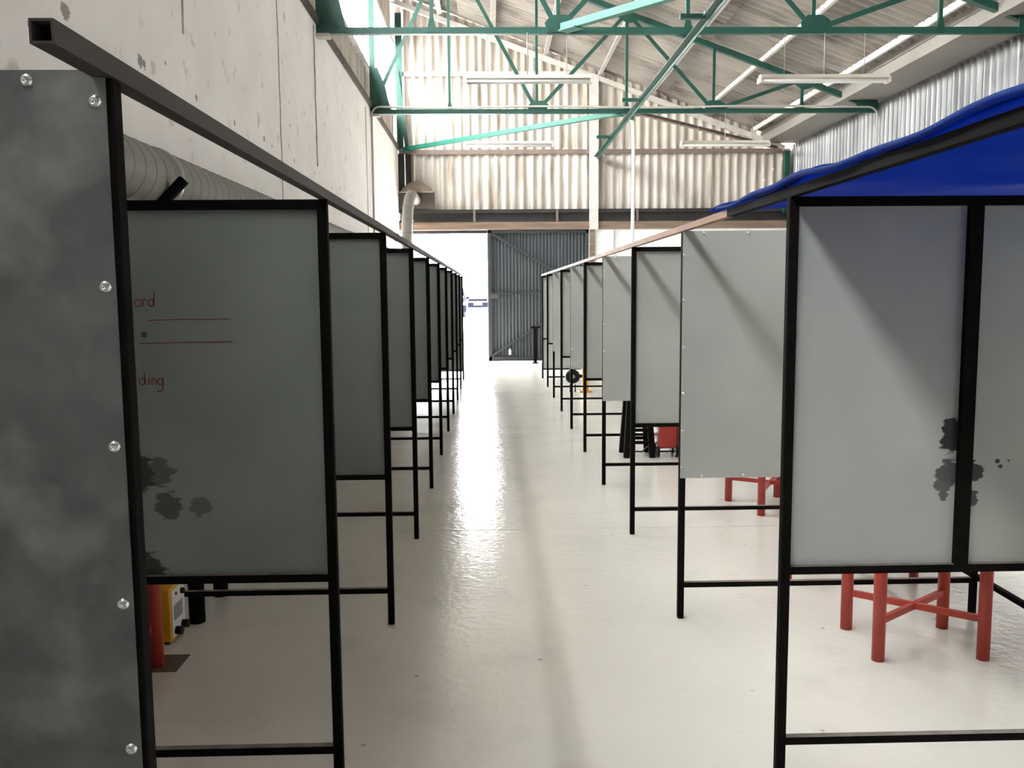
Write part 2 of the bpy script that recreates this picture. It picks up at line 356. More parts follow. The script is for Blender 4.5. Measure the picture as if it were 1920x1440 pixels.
# far gable wall
YF = HALL1
wf = tag(MB().box((2.24, YF, 0), (7.0, YF+.2, 2.98)).build('wall_far', brickw), kind='structure')
PITCHW = .196
def wsheets(x0, x1, z0, z1f, n):
    w = (x1-x0)/n
    for k in range(n):
        a = x0+k*w; ww = w+.03
        f = (lambda a: (lambda x: (min(zr(a+x)+.012, z1f) if z1f else zr(a+x)+.012)-z0))(a)
        m_ = corr_mesh('wall_sheet', ww, 1, PITCHW, .032, seg=8, t=.006, topcut=f); m_.materials.append(cladding)
        link('wall_sheet', m_, None, wf, (a, YF+.10-(.006 if k % 2 else 0)+(.01 if z0 > 4 else 0), z0))
wsheets(-2.12, 6.9, 3.40, 4.78, 9)
wsheets(-2.12, 6.9, 4.66, 6.42, 9)
wsheets(-2.12, 2.6, 6.32, None, 5)
for z, x1 in ((4.68, 6.75), (6.36, 2.15)):
    MB().angle((-1.98, YF+.02, z), (x1, YF+.02, z), .10, .012, ref=(0, 1, 0)).build('wall_girt', whitep if z > 5 else brownst, wf)
MB().bar((-2.1, YF-.02, zt(-2.1)-.01), (6.6, YF-.02, zt(6.6)-.01), .10, .11, ref=(0, 1, 0)).build('rake_beam', whitep, wf)
MB().box((2.25, YF-.10, 2.96), (2.44, YF+.05, zt(2.35))).build('wall_post', whitep, wf)
MB().box((2.25, YF-.06, 0), (2.36, YF+.05, 2.96)).build('door_jamb', woodb, wf)
lb = MB().box((-2.0, YF-.02, 3.34), (6.8, YF+.12, 3.42)).box((-2.0, YF+.06, 3.18), (6.8, YF+.12, 3.34)).box((-2.0, YF-.02, 3.14), (6.8, YF+.12, 3.18))
lb.build('lintel_channel', darkbeam, wf)
MB().box((-2.0, YF-.03, 2.97), (6.8, YF+.10, 3.14)).build('lintel_board', woodb, wf)
MB().box((-2.0, YF+.13, 2.90), (2.3, YF+.19, 3.05)).build('door_track', darkbeam, wf)
for x in (-.35, 1.5, 3.3):
    MB().box((x, YF-.045, 3.15), (x+.05, YF-.02, 3.40)).build('lintel_bracket', brownst, wf)
MB().cyl((2.78, YF-.04, 0), (2.78, YF-.04, 2.95), .02).build('wall_pipe', condm, wf)
# green corner steel at the gable ends
for (x, w, z0, z1) in ((-1.93, .14, 4.73, 7.62), (6.66, .12, 3.3, 4.66)):
    MB().angle((x, YF-.10, z0), (x, YF-.10, z1), w, .012, ref=(0, 1, 0)).build('corner_stanchion', green, wf)
MB().box((-1.995, YF-.04, 3.42), (-1.86, YF+.04, 4.64)).box((-1.84, YF, 3.42), (-1.72, YF+.05, 4.64)).build('corner_post', darkbeam, wf)
MB().angle((-1.78, YF-.14, 4.75), (-1.98, YF-.14, 6.4), .09, .012, ref=(0, 1, 0)).build('corner_strut', green, wf)

# sliding door leaf: corrugated steel in a braced frame
DX0, DX1, DZ0, DZ1, DY = -.03, 2.245, .02, 2.968, YF+.02
door = tag(MB().box((DX0, DY, DZ0), (DX0+.07, DY+.05, DZ1)).box((DX1-.07, DY, DZ0), (DX1, DY+.05, DZ1)).box((DX0, DY, DZ0), (DX1, DY+.05, DZ0+.10)).box((DX0, DY, DZ1-.07), (DX1, DY+.05, DZ1)).build('door_1', doorframe), kind='structure')
dme = corr_mesh('door_sheet', .775, DZ1-DZ0-.01, .0775, .011, seg=8, t=.003); dme.materials.append(doorm)
for k in range(3): link('door_sheet', dme, None, door, (DX0+k*.755-.02, DY+.075, DZ0+.005))
MB().box((DX0+.07, DY-.005, 1.535), (DX1-.07, DY+.04, 1.575)).build('cross_rail', doorframe, door)
MB().bar((DX0+.1, DY+.02, 2.88), (DX1-.05, DY+.02, 1.60), .06, .04, ref=(0, 1, 0)).build('brace', doorframe, door)
MB().bar((DX0+.05, DY+.02, .13), (DX1-.05, DY+.02, 1.52), .05, .04, ref=(0, 1, 0)).build('brace', doorframe, door)
MB().box((DX0+.02, DY-.02, 1.44), (DX0+.22, DY, 1.53)).box((DX0+.18, DY-.035, 1.46), (DX0+.22, DY-.02, 1.51)).build('door_latch', mat('dull_latch_steel', (.06, .062, .06), rough=.5), door)
MB().box((.415, DY+.03, .16), (.475, DY+.055, .27)).box((.43, DY+.01, .27), (.46, DY+.055, .30)).build('daylight_spot', plasw, door)  # white plate standing in for daylight through a hole in the leaf
# ------------------------------------------------------------------ roof trusses
NX = (-2.0, -.65, .84, 2.38, 3.88, 5.41, 6.70)
ZB = 4.66
def make_truss(y, label):
    t = empty('roof_truss', (0, y, 0), label, 'roof truss', 'green roof trusses')
    Y = (0, 1, 0)
    MB().angle((NX[0], 0, ZB), (NX[6], 0, ZB), .075, .01, ref=Y, flip=-1).build('bottom_chord', green, t)
    MB().angle((-2.02, 0, zt(-2.02)), (6.72, 0, zt(6.72)), .09, .011, ref=Y, flip=-1).build('top_chord', green, t)
    MB().angle((-1.955, .02, 4.80), (-1.955, .02, zt(-1.955)), .09, .011, ref=Y).build('end_post', green, t)
    for x in NX[1:6]:
        m_ = MB().angle((x, 0, ZB), (x, 0, zt(x)), .045, .009, ref=Y)
        m_.plate([(x-.06, -.008, ZB-.02), (x+.06, -.008, ZB-.02), (x+.025, -.008, ZB+.14), (x-.025, -.008, ZB+.14)], Y, .008)
        m_.build('hanger', green, t)
    seq = [(NX[0]+.06, ZB+.1), (NX[1], zt(NX[1])), (NX[2], ZB), (NX[3], zt(NX[3])), (NX[4], ZB), (NX[5], zt(NX[5]))]
    for a, b in zip(seq, seq[1:]):
        MB().angle((a[0], -.012, a[1]), (b[0], -.012, b[1]), .062, .009, ref=Y).build('diagonal', green, t)
    for i in (2, 4):
        x = NX[i]; g = MB().plate([(x-.13, -.02, ZB-.03), (x+.15, -.02, ZB-.03), (x+.20, -.02, ZB+.11), (x+.10, -.02, ZB+.17), (x-.08, -.02, ZB+.17), (x-.16, -.02, ZB+.08)], Y, .01)
        for bx, bz in ((-.1, 0), (.1, 0), (-.09, .1), (.13, .09), (0, .05)): g.cyl((x+bx, -.036, ZB+bz), (x+bx, -.02, ZB+bz), .013, 8)
        g.build('gusset', green, t)
    for i in (1, 3, 5):
        x = NX[i]; z = zt(x); g = MB().plate([(x-.17, -.02, z+.09), (x+.17, -.02, z-.04), (x+.17, -.02, z-.14), (x, -.02, z-.18), (x-.17, -.02, z-.06)], Y, .01)
        for bx, bz in ((-.1, .0), (.1, -.08), (0, -.06)): g.cyl((x+bx, -.036, z+bz), (x+bx, -.02, z+bz), .013, 8)
        g.build('gusset', green, t)
    g = MB().plate([(-2.0, -.02, ZB-.04), (-1.64, -.02, ZB-.04), (-1.74, -.02, ZB+.42), (-1.86, -.02, ZB+.72), (-2.0, -.02, ZB+.75)], Y, .012)
    for bx, bz in ((-1.9, .1), (-1.75, .05), (-1.85, .3), (-1.9, .5)): g.cyl((bx, -.038, ZB+bz), (bx, -.02, ZB+bz), .014, 8)
    g.build('end_gusset', green, t)
    g = MB().plate([(6.35, -.02, ZB-.03), (6.72, -.02, ZB-.03), (6.72, -.02, ZB+.16), (6.5, -.02, ZB+.20), (6.35, -.02, ZB+.15)], Y, .012)
    for bx, bz in ((6.42, .03), (6.55, .03), (6.65, .03), (6.45, .1), (6.6, .1)): g.cyl((bx, -.038, ZB+bz), (bx, -.02, ZB+bz), .014, 8)
    g.build('end_gusset', green, t)
    MB().box((NX[0]-.02, -.07, ZB-.085), (NX[0]+.16, .07, ZB-.045)).build('bearing_plate', condg, t)
    return t
TY1, TY2, TY0 = 10.76, 15.45, 6.07
make_truss(TY1, 'green steel roof truss with no conduit, next to the one nearest the corrugated gable')
make_truss(TY2, 'green steel roof truss closest to the corrugated gable, pale conduit along its bottom chord')
make_truss(TY0, 'green steel roof truss furthest from the corrugated gable')
YV = (0, 1, 0)
t = empty('tie_bar', (NX[3], TY0, ZB-.11), 'long dark green tie beam linking the mid-points of the trusses to the gable post', 'beam', kind='thing')
d = MB().angle((0, 0, 0), (0, YF-TY0-.12, 0), .085, .011, ref=(0, 0, 1)); d.bar((.03, 0, -.02), (.03, YF-TY0-.12, -.02), .012, .08); d.build('beam_angle', green, t)
for y in (TY1-TY0-.9, TY2-TY0-1.4, TY2-TY0+1.9):
    MB().box((-.28, y, -.02), (.0, y+.06, .03)).box((-.02, y-.03, .0), (.08, y+.09, .06)).build('cleat', green, t)
def brace(name, p, q, m, label, w=.09):
    t = empty(name, p, label, 'brace'); v = Vector(q)-Vector(p)
    MB().angle((0, 0, 0), v, w, .01, ref=(0, 0, 1)).build('brace_angle', m, t)
    e = v.normalized()
    for c, s_ in ((Vector((0, 0, 0)), 1), (v, -1)):
        MB().bar(c, c+e*s_*.25, .16, .012, ob=-.012).build('end_plate', m, t)
brightg = mat('bright_green_paint', (.010, .16, .11), (.009, .13, .09), scale=4, rough=.5)
brace('wind_brace', (-1.85, YF-.15, ZB+.02), (NX[3]-.08, TY2+.05, ZB-.05), brightg, 'bright green flat brace slanting from the gable corner above the hood to the truss mid-point')
brace('wind_brace', (6.45, YF-.15, ZB+.02), (NX[3]+.12, TY2+.08, ZB-.02), brownst, 'brown steel brace slanting from the truss mid-point to the galvanised wall corner')
brace('wind_brace', (NX[2]+.05, TY1-.06, ZB-.02), (5.2, TY0+.08, ZB-.02), brightg, 'bright green brace running back from a gusset of the middle truss')

# ------------------------------------------------------------------ hanging fluorescent battens
def batten(x0, x1, y, z, label):
    t = empty('fluorescent_batten', ((x0+x1)/2, y, z), label, 'lamp', 'fluorescent battens'); h = (x1-x0)/2
    MB().add([(-h, -.075, .0), (-h, .075, .0), (-h, .04, .045), (-h, -.04, .045), (h, -.075, .0), (h, .075, .0), (h, .04, .045), (h, -.04, .045)],
             [(0, 1, 2, 3), (7, 6, 5, 4), (0, 4, 5, 1), (1, 5, 6, 2), (2, 6, 7, 3), (3, 7, 4, 0)]).build('housing', lampm, t)
    for s in (-.035, .035): MB().cyl((-h+.03, s, -.028), (h-.03, s, -.028), .017, 12).build('lamp_tube', tubem, t)
    for s in (-1, 1): MB().box((s*h-.012, -.07, -.05), (s*h+.012, .07, .01)).build('end_cap', lampm, t)
    for s in (-.62, .0, .62): MB().cyl((s*h, 0, .04), (s*h, 0, ZB-z-.02), .004 if s else .007, 6).build('suspension_wire', wirem, t)
batten(-.28, 1.23, TY1, 4.10, 'cream fluorescent batten under the middle truss, nearer the white plaster wall')
batten(3.25, 4.80, TY1, 4.10, 'cream fluorescent batten under the middle truss, nearer the galvanised wall')
batten(-.42, 1.11, TY2, 4.11, 'cream fluorescent batten under the truss closest to the gable, nearer the white plaster wall')
batten(3.33, 4.85, TY2, 4.11, 'cream fluorescent batten under the truss closest to the gable, nearer the galvanised wall')

# conduits and plaster cracks
def arc(c, a0, a1, r, u, v, n=6):
    c, u, v = Vector(c), Vector(u), Vector(v)
    return [c+(u*math.cos(a0+(a1-a0)*i/n)+v*math.sin(a0+(a1-a0)*i/n))*r for i in range(n+1)]
yc = TY2-.07
pts = [(-1.975, yc, 2.4), (-1.975, yc, 4.58)]+arc((-1.825, yc, 4.58), math.pi, math.pi/2, .15, (1, 0, 0), (0, 0, 1))
pts += [(x_, yc, 4.715+.012*math.sin(x_*1.7)) for x_ in [-1.2+.35*i for i in range(22)]]
pts += arc((6.55, yc, 4.55), math.pi/2, 0, .15, (1, 0, 0), (0, 0, 1))+[(6.70, yc, 3.0)]
tag(MB().sweep(pts, .017, 8).build('conduit', condg), 'pale grey conduit along the truss bottom chord, bending down both side walls', 'conduit')
tag(MB().sweep([(2.465, TY2-.14, 4.54), (2.475, TY2-.14, 4.2), (2.48, TY2-.14, 3.6), (2.475, TY2-.14, 3.0), (2.47, TY2-.14, 2.2), (2.47, TY2-.14, 0)], .03, 10).build('drop_pipe', condm), 'white vertical drop pipe coming down from the truss mid-point', 'pipe')
tag(MB().sweep([(-1.985, 14.75, 4.6), (-1.985, 14.75, 2.4)], .010, 6).build('wall_conduit', condm), 'thin white conduit clipped to the plaster wall beside the grey one', 'conduit')
for y, z0, z1, r, lb_ in ((10.55, 3.07, 4.66, .012, 'short dark crack down the plaster wall under a truss bearing'), (8.75, 2.4, 4.7, .007, 'thin grey crack running the full height of the white plaster wall'), (6.05, 3.3, 4.7, .010, 'dark crack end high on the white plaster wall above the duct')):
    pp = [(-1.998, y+random.uniform(-.012, .012), z1+(z0-z1)*i/12) for i in range(13)]
    tag(MB().sweep(pp, r, 6).build('wall_crack', crackm), lb_, 'cable')  # cracks in the plaster, modelled as thin raised lines

# ------------------------------------------------------------------ spiral duct, riser and hood
DC = (-1.79, 2.205); DR = .16
duct = empty('spiral_duct', (DC[0], 1.0, DC[1]), 'grey galvanised spiral duct running along the white plaster wall', 'duct')
MB().cyl((0, -1.5, 0), (0, 17.9, 0), DR, 32).build('duct_tube', ductm, duct)
sme = MB().lathe((0, 0, 0), [(DR-.001, -.006), (DR+.004, -.004), (DR+.005, .0), (DR+.004, .004), (DR-.001, .006)], 32, (0.0, 1, .0)).mesh('seam_ring')
smat = mat('duct_seam', (.22, .22, .21), rough=.5, metal=.3); sme.materials.append(smat)
for k in range(130):
    o = link('seam_ring', sme, None, duct, (0, .2+k*.135, 0), (0.0, 0, .10))
cme = MB().lathe((0, 0, 0), [(DR, -.04), (DR+.010, -.035), (DR+.012, 0), (DR+.010, .035), (DR, .04)], 32, (0, 1, 0)).mesh('joint_collar'); cme.materials.append(ductm)
for y in (3.80, 7.3, 10.3, 13.3, 16.3): link('joint_collar', cme, None, duct, (0, y, 0))
ry = 17.72
pr = [(0.02, ry, .02)]+arc((.02, ry, .30), -math.pi/2, 0, .18, (.25, 0, 0), (0, 0, 1), 6)[1:]
rp = [Vector((.06, ry, .0)), Vector((.065, ry, .4)), Vector((.075, ry, .8)), Vector((.10, ry, 1.12)), Vector((.12, ry, 1.25)), Vector((.14, ry+.05, 1.35)), Vector((.16, ry+.16, 1.42)), Vector((.17, ry+.34, 1.42)), Vector((.17, ry+1.14, 1.42))]
MB().sweep(rp, .115, 20).build('duct_riser', ductm, duct)
for z in (.35, .62, .89, 1.16): MB().lathe((.065+.03*z, ry, z), [(.115, -.012), (.121, -.006), (.121, .006), (.115, .012)], 20, (.05, 0, 1)).build('riser_seam', smat, duct)
for k, y in enumerate((3.62, 8.0, 12.4, 16.6)):
    b = MB().hollow((-.06, y, -.32), (.235, y, -.025), .045, .045, .004, ref=(0, 1, 0)); b.build('support_strut', black, duct)
hood = empty('extraction_hood', (-1.60, YF-.05, 3.45), 'beige rounded extraction hood on a dark board at the gable wall', 'hood')
MB().box((-.40, -.02, .0), (.40, .02, .36)).build('back_board', hoodback, hood)
hp = [(-.38+.76*i/12, math.sin(math.pi*i/12)**.75*.26) for i in range(13)]
hv = []; hf = []
for (x, z) in hp: hv += [(x, .02, .34+z), (x*.92, -.20, .34+z*.55), (x, -.30, .33)]
for i in range(12):
    a = i*3; b_ = a+3; hf += [(a, b_, b_+1, a+1), (a+1, b_+1, b_+2, a+2)]
hf.append(tuple(i*3+2 for i in range(13))+(36, 0)); hf.append(tuple(i*3 for i in range(12, -1, -1)))
MB().add(hv, hf).build('hood_shell', hoodm, hood)

# ------------------------------------------------------------------ booth rows
PW = .03
def XL(y): return -.492-.0002*y
def XR(y): return .902+.0036*y
screw_me = MB().lathe((0, 0, 0), [(.0085, 0), (.0085, .0015), (.0065, .004), (.003, .0052), (.003, .003), (0.0001, .003)], 12, (0, -1, 0)).mesh('screw'); screw_me.materials.append(zinc)
def partition(side, y, kind, label, D, mid, sheetm, scr=0, lower=False, back=0, gap=(.74, 1.848)):
    "kind framed: sheet set in the frame; kind cover: sheet screwed on the camera side of the frame"
    X = XL(y) if side < 0 else XR(y); s = side
    g = 'booth partitions along the plaster wall' if s < 0 else 'booth partitions on the tarpaulin side'
    t = empty('booth_divider', (X, y, 0), label, 'partition', g, 'thing')
    H = 1.874; h = PW/2
    def B(a, b): return tuple(min(p, q) for p, q in zip(a, b)), tuple(max(p, q) for p, q in zip(a, b))
    MB().cbox(*B((-h, -h, 0), (h, h, H)), e=.003).build('post', black, t)
    MB().cbox(*B((s*D-h, -h, 0), (s*D+h, h, H)), e=.003).build('post', black, t)
    MB().box(*B((s*h, -.0125, 1.846), (s*(D-h), .0125, 1.874))).build('top_bar', black, t)
    for nm, z0 in (('bottom_bar', .714), ('low_bar', .156)):
        ob = MB().box(*B((s*h, -.0125, z0), (s*(D-h), .0125, z0+.025))).build(nm, black, t)
        ob.data.materials.append(dustytop)
        for p in ob.data.polygons:
            if p.normal.z > .9: p.material_index = 1
    if mid: MB().box(*B((s*mid-.021, -.0125, .739), (s*mid+.021, .0125, 1.846))).build('mullion', black, t)
    sheets = []
    if kind == 'framed':
        cuts = [h]+([mid-.018, mid+.018] if mid else [])+[D-h]
        for a, b in zip(cuts[::2], cuts[1::2]):
            sheets.append(MB().box(*B((s*a, .008, gap[0]-.001), (s*b, .011, gap[1]))).build('sheet', sheetm[len(sheets) % len(sheetm)], t))
    else:
        if scr == 2:      # notched around the rail
            pl = [(-.007, .70), (D-.01, .70), (D-.01, 1.883), (.0095, 1.883), (.0095, 1.8735), (-.007, 1.8735)]
            sheets.append(MB().plate([(s*x, -h-.0016, z) for x, z in pl], (0, 1, 0), .0028).build('sheet', sheetm[0], t))
        else: sheets.append(MB().box(*B((s*-.012, -h-.003, .70), (s*(D-.01), -h-.0002, 1.8735))).build('sheet', sheetm[0], t))
    if back: MB().box(*B((s*(D-.022), h, .74), (s*(D-.018), back-h, 1.848))).build('light_block_sheet', sheetm[0], t)  # unseen sheet added to block light bounced off the plaster wall
    if lower: MB().box(*B((s*h, .008, .181), (s*(D-h), .011, .714))).build('lower_sheet', sheetm[0], t)
    if scr:
        sh = sheets[0]; yy = -h-.003
        zs = [1.849-.005, 1.61, 1.40, 1.185, .98, .76] if scr == 2 else [1.76, 1.55, 1.33, 1.11, .93, .75]
        xs = [.09+.205*i for i in range(6)]
        xe = .006 if scr == 2 else -.003
        for z in zs: link('screw', screw_me, None, sh, (s*xe, yy, z))
        for x in xs:
            if x < D-.05:
                link('screw', screw_me, None, sh, (s*x, yy, 1.870 if scr == 2 else 1.862)); link('screw', screw_me, None, sh, (s*x, yy, .712))
    return t, sheets
ORD = ('first', 'second', 'third', 'fourth', 'fifth', 'sixth', 'seventh', 'eighth', 'ninth', 'tenth', 'eleventh')
# plaster-wall row
NL = 11; YL = [1.180+1.479*k for k in range(NL)]
galvleft = mat('shade_darkened_sheet', (.225, .245, .235), (.26, .275, .265), scale=3.2, rough=.42, metal=.15, c3=(.20, .22, .215), c3scale=1.3, c3r=(.45, .7), rnd=1, bump=.05, bscale=9)  # booth shade put into the colour, darker than the tarpaulin-side sheets
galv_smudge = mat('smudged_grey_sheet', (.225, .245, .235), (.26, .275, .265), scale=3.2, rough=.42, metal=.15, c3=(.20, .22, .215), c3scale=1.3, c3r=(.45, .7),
                  stains=[(-.60, .008, 1.055, .11, .9), (-.52, .008, 1.06, .07, .6), (-.50, .008, .955, .07, .7), (-.40, .008, .95, .05, .5), (-.57, .008, .75, .09, .9), (-.545, .008, 1.48, .016, .8)], stain_c=(.02, .02, .018))  # real smudges over the same shade-darkened base
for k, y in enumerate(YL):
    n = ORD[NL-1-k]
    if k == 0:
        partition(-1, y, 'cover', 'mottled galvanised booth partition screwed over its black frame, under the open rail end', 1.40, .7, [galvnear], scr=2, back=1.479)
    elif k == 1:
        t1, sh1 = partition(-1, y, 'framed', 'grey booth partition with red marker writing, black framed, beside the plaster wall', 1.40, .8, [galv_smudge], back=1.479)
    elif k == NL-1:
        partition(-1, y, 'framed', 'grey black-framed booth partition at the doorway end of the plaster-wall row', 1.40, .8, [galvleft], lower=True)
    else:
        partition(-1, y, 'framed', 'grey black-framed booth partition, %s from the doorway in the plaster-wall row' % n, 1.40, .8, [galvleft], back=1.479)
# red marker strokes on the written sheet (x from the post, z height)
def stroke(parent, pts, w=.0028, y=.0068):
    m_ = MB()
    for a, b in zip(pts, pts[1:]): m_.bar((a[0], y, a[1]), (b[0], y, b[1]), w, .0015, ref=(0, 1, 0))
    return m_.build('marker_stroke', redink, parent)
stk = sh1[0]
stroke(stk, [(-.53, 1.522), (-.46, 1.5235), (-.40, 1.5235), (-.285, 1.5245)])
stroke(stk, [(-.56, 1.453), (-.45, 1.4545), (-.285, 1.4565)])
def circ(cx, cz, rx, rz, a0=0, a1=360, n=12): return [(cx+rx*math.cos(math.radians(a0+(a1-a0)*i/n)), cz+rz*math.sin(math.radians(a0+(a1-a0)*i/n))) for i in range(n+1)]
zt1 = 1.574                      # upper word ends "...ord"
for pl in (circ(-.558, zt1, .009, .011), [(-.543, zt1-.011), (-.543, zt1+.010), (-.538, zt1+.012), (-.533, zt1+.009)], circ(-.519, zt1, .008, .010), [(-.511, zt1-.010), (-.509, zt1+.035)]): stroke(stk, pl)
zt2 = 1.338                      # lower word ends "...ding"
for pl in (circ(-.558, zt2, .009, .010), [(-.549, zt2-.010), (-.549, zt2+.026)], [(-.537, zt2-.010), (-.537, zt2+.010)], [(-.537, zt2+.017), (-.536, zt2+.019)],
           [(-.528, zt2-.010), (-.528, zt2+.008), (-.521, zt2+.010), (-.516, zt2+.006), (-.516, zt2-.010)], circ(-.503, zt2, .008, .010), [(-.495, zt2+.010), (-.496, zt2-.022), (-.504, zt2-.032), (-.514, zt2-.028)]): stroke(stk, pl)

# tarpaulin-side row
NR = 11; YR = [2.656+1.498*(k-1) for k in range(NR)]
galv_drip = mat('dripped_grey_sheet', (.385, .39, .365), (.43, .43, .405), scale=3.2, rough=.42, metal=.1, c3=(.35, .36, .34), c3scale=1.3, c3r=(.45, .7),
                stains=[(.52, .008, 1.13, .065, 1), (.515, .008, 1.165, .05, 1), (.515, .008, 1.03, .07, .85), (.50, .008, 1.0, .055, .8), (.497, .008, .955, .025, .8)], stain_c=(.02, .02, .02))
galv_drip2 = mat('dripped_grey_sheet_rear', (.36, .37, .325), (.40, .405, .36), scale=3.2, rough=.42, metal=.1, c3=(.31, .33, .31), c3scale=1.3, c3r=(.45, .7),
                 stains=[(.585, .008, 1.03, .055, 1), (.585, .008, .945, .045, .9), (.665, .008, 1.06, .011, 1), (.675, .008, 1.045, .011, 1), (.70, .008, 1.063, .008, .8)], stain_c=(.02, .02, .018))
for k, y in enumerate(YR):
    n = ORD[NR-1-k]
    cover = (k >= 2 and k % 2 == 0 and k < NR-1)
    if k == 0: lab = 'grey black-framed booth partition under the outer end of the blue tarpaulin'
    elif k == 1: lab = 'large grey two-sheet booth partition with black drips beside its mullion, under the blue tarpaulin'
    elif k == 2: lab = 'grey sheet partition screwed over its frame, just past the loose tarpaulin edge'
    elif k == NR-1: lab = 'grey black-framed booth partition at the door-leaf end of the tarpaulin-side row'
    else: lab = 'grey %s, %s from the door leaf in the tarpaulin-side row' % ('partition screwed over its frame' if cover else 'black-framed booth partition', n)
    partition(1, y, 'cover' if cover else 'framed', lab, 1.45, .555 if k < 3 else .7, [galv_drip, galv_drip2] if k == 1 else [galv], scr=1 if cover and k <= 6 else 0, lower=(k == NR-1))
# top rails
def rail(name, p, q, m, label, w=.027):
    v = Vector(q)-Vector(p)
    return tag(MB().hollow((0, 0, 0), v, w, w, .003).build(name, m, None, p), label, 'rail')
zr_ = 1.874+.0135
rail('top_rail', (XL(1.0)+.005, 1.01, zr_), (XL(16.1)+.005, YL[-1]+.04, zr_), raildark, 'dark brown square tube rail with an open end, on the plaster-wall row')
rail('top_rail', (XR(.9), .9, zr_), (XR(3.36), 3.36, zr_), black, 'black square tube rail under the folded edge of the blue tarpaulin')
rail('top_rail', (XR(3.361), 3.361, zr_), (XR(16.2), YR[-1]+.04, zr_), railm, 'rusty brown square tube rail on the tarpaulin-side row, starting where the tarpaulin ends')
rail('rear_rail', (2.375, .9, zr_), (2.375+.05, YR[-1]+.04, zr_), black, 'black rail along the rear posts at top height')
rail('rear_rail', (2.395, 1.15, .17), (2.395+.05, YR[-1]-.01, .17), black, 'black low rail along the rear posts near the floor', w=.025)
tag(MB().cyl((XR(3.8), 3.62, zr_+.012), (XR(3.8), 3.62, zr_+.03), .006, 6).cyl((XR(3.8), 3.62, zr_+.028), (XR(3.8), 3.62, zr_+.034), .011, 8).build('rail_bolt', brownst), 'small rusty bolt standing on the brown rail', 'bolt')
for yq, lb_ in ((4.72, 'pale wire tie on the dark brown rail, closer to its open end'), (4.98, 'pale wire tie on the dark brown rail, closer to the doorway')):
    tag(MB().lathe((0, 0, 0), [(.0205, -.002), (.023, 0), (.0205, .002), (.0195, 0), (.0205, -.002)], 10, (.15, 1, .2)).build('wire_tie', wirem, None, (XL(5)+.005, yq, zr_)), lb_, 'wire tie', 'wire ties on the dark rail')

# ------------------------------------------------------------------ blue tarpaulin
def tarpaulin():
    nx, ny = 26, 44; vs = []; fs = []
    for j in range(ny+1):
        v = j/ny
        for i in range(nx+1):
            u = i/nx
            yend = 3.62-.50*min(1, max(0, u-.02)/.22)+.06*math.sin(u*9)
            y = .85+(yend-.85)*v
            x = XR(y)-.020+(1.50)*u
            sag = .045*math.sin(math.pi*u)*(.5+.5*math.sin(y*4.2))+.012*math.sin(y*7+u*5)
            z = 1.918-sag*.9+.004*math.sin(y*11+u*17)
            if u < .05: z = max(z, 1.906+.004*math.sin(y*9))
            vs.append((x, y, z))
    for j in range(ny):
        for i in range(nx):
            a = j*(nx+1)+i; fs.append((a, a+1, a+nx+2, a+nx+1))
    m_ = MB().add(vs, fs, True); me = m_.mesh('tarpaulin'); return me
tp = empty('tarpaulin', (0, 0, 0), 'bright blue tarpaulin stretched over the booth top next to the rusty rail', 'tarpaulin')
o = link('canopy', tarpaulin(), tarpm, tp); sm_ = o.modifiers.new('thick', 'SOLIDIFY'); sm_.thickness = .003
hem = [(XR(y)-.016+.004*math.sin(y*7), y, 1.9185+.006*math.sin(y*5.3)+.004*math.sin(y*13)) for y in [.85+.07*i for i in range(39)]]
hv = []; hf = []
for i, p in enumerate(hem):
    tap = min(1, (len(hem)-1-i)/8+.12); w_ = .014*tap
    ring = [(-w_*.9, -.005*tap), (-w_*1.1, .008), (-w_*.5, .008*tap+.004), (w_*.6, .008*tap+.004), (w_*1.2, .004), (w_*.3, -.004)]
    hv += [(p[0]+a, p[1], p[2]+b-.004) for a, b in ring]
for i in range(len(hem)-1):
    for k in range(6): hf.append((i*6+k, i*6+(k+1) % 6, (i+1)*6+(k+1) % 6, (i+1)*6+k))
hf += [tuple(range(5, -1, -1)), tuple(range((len(hem)-1)*6, len(hem)*6))]
MB().add(hv, hf, True).build('rolled_hem', tarpm, tp)

# ------------------------------------------------------------------ red and black benches
def bench(cx, cy, w, d, rz, label, m=redm, leg=.027, hgt=.72, zb=.175, brace_=True, top=True):
    t = empty('steel_bench', (cx, cy, 0), label, 'bench', 'steel benches', rz=rz)
    L = [(-w/2, -d/2), (w/2, -d/2), (w/2, d/2), (-w/2, d/2)]
    lm = MB().cyl((0, 0, 0), (0, 0, hgt), leg, 18).mesh('leg'); lm.materials.append(m)
    for x, y in L: link('leg', lm, None, t, (x, y, 0))
    if brace_:
        for (i, j, o_) in ((0, 2, 0), (3, 1, .003)):
            a = Vector((*L[i], zb)); b = Vector((*L[j], zb)); e = (b-a).normalized()*leg*.9
            MB().bar(a+e, b-e, .022, .028, ob=o_).build('cross_brace', m, t)
    if top: MB().cbox((-w/2-.05, -d/2-.05, hgt), (w/2+.05, d/2+.05, hgt+.012)).build('bench_top', m, t)
    return t
bench(1.893, 3.797, .455, .36, -.02, 'red steel bench with crossed braces, behind the two-sheet partition')
bench(1.97, 4.66, .50, .50, math.radians(46), 'red steel bench set diagonally, behind the first screwed-on partition', leg=.024)
bench(2.06, 6.36, .42, .46, .25, 'red steel bench standing askew past the second framed partition')
bench(2.04, 8.30, .44, .36, 0, 'red steel bench beside the red wheeled machine')
bench(-1.665, 3.49, .43, .40, 0, 'red steel bench standing on a brown floor plate by the plaster wall')
bench(-1.675, 4.40, .45, .38, 0, 'black steel bench with thick round legs beside the yellow welder', m=black, leg=.038, brace_=False)
tag(MB().cbox((-1.92, 3.63, 0), (-1.35, 3.81, .003), e=.001).build('floor_plate', cardb), 'thin brown plate lying on the floor under a red bench leg', 'plate')
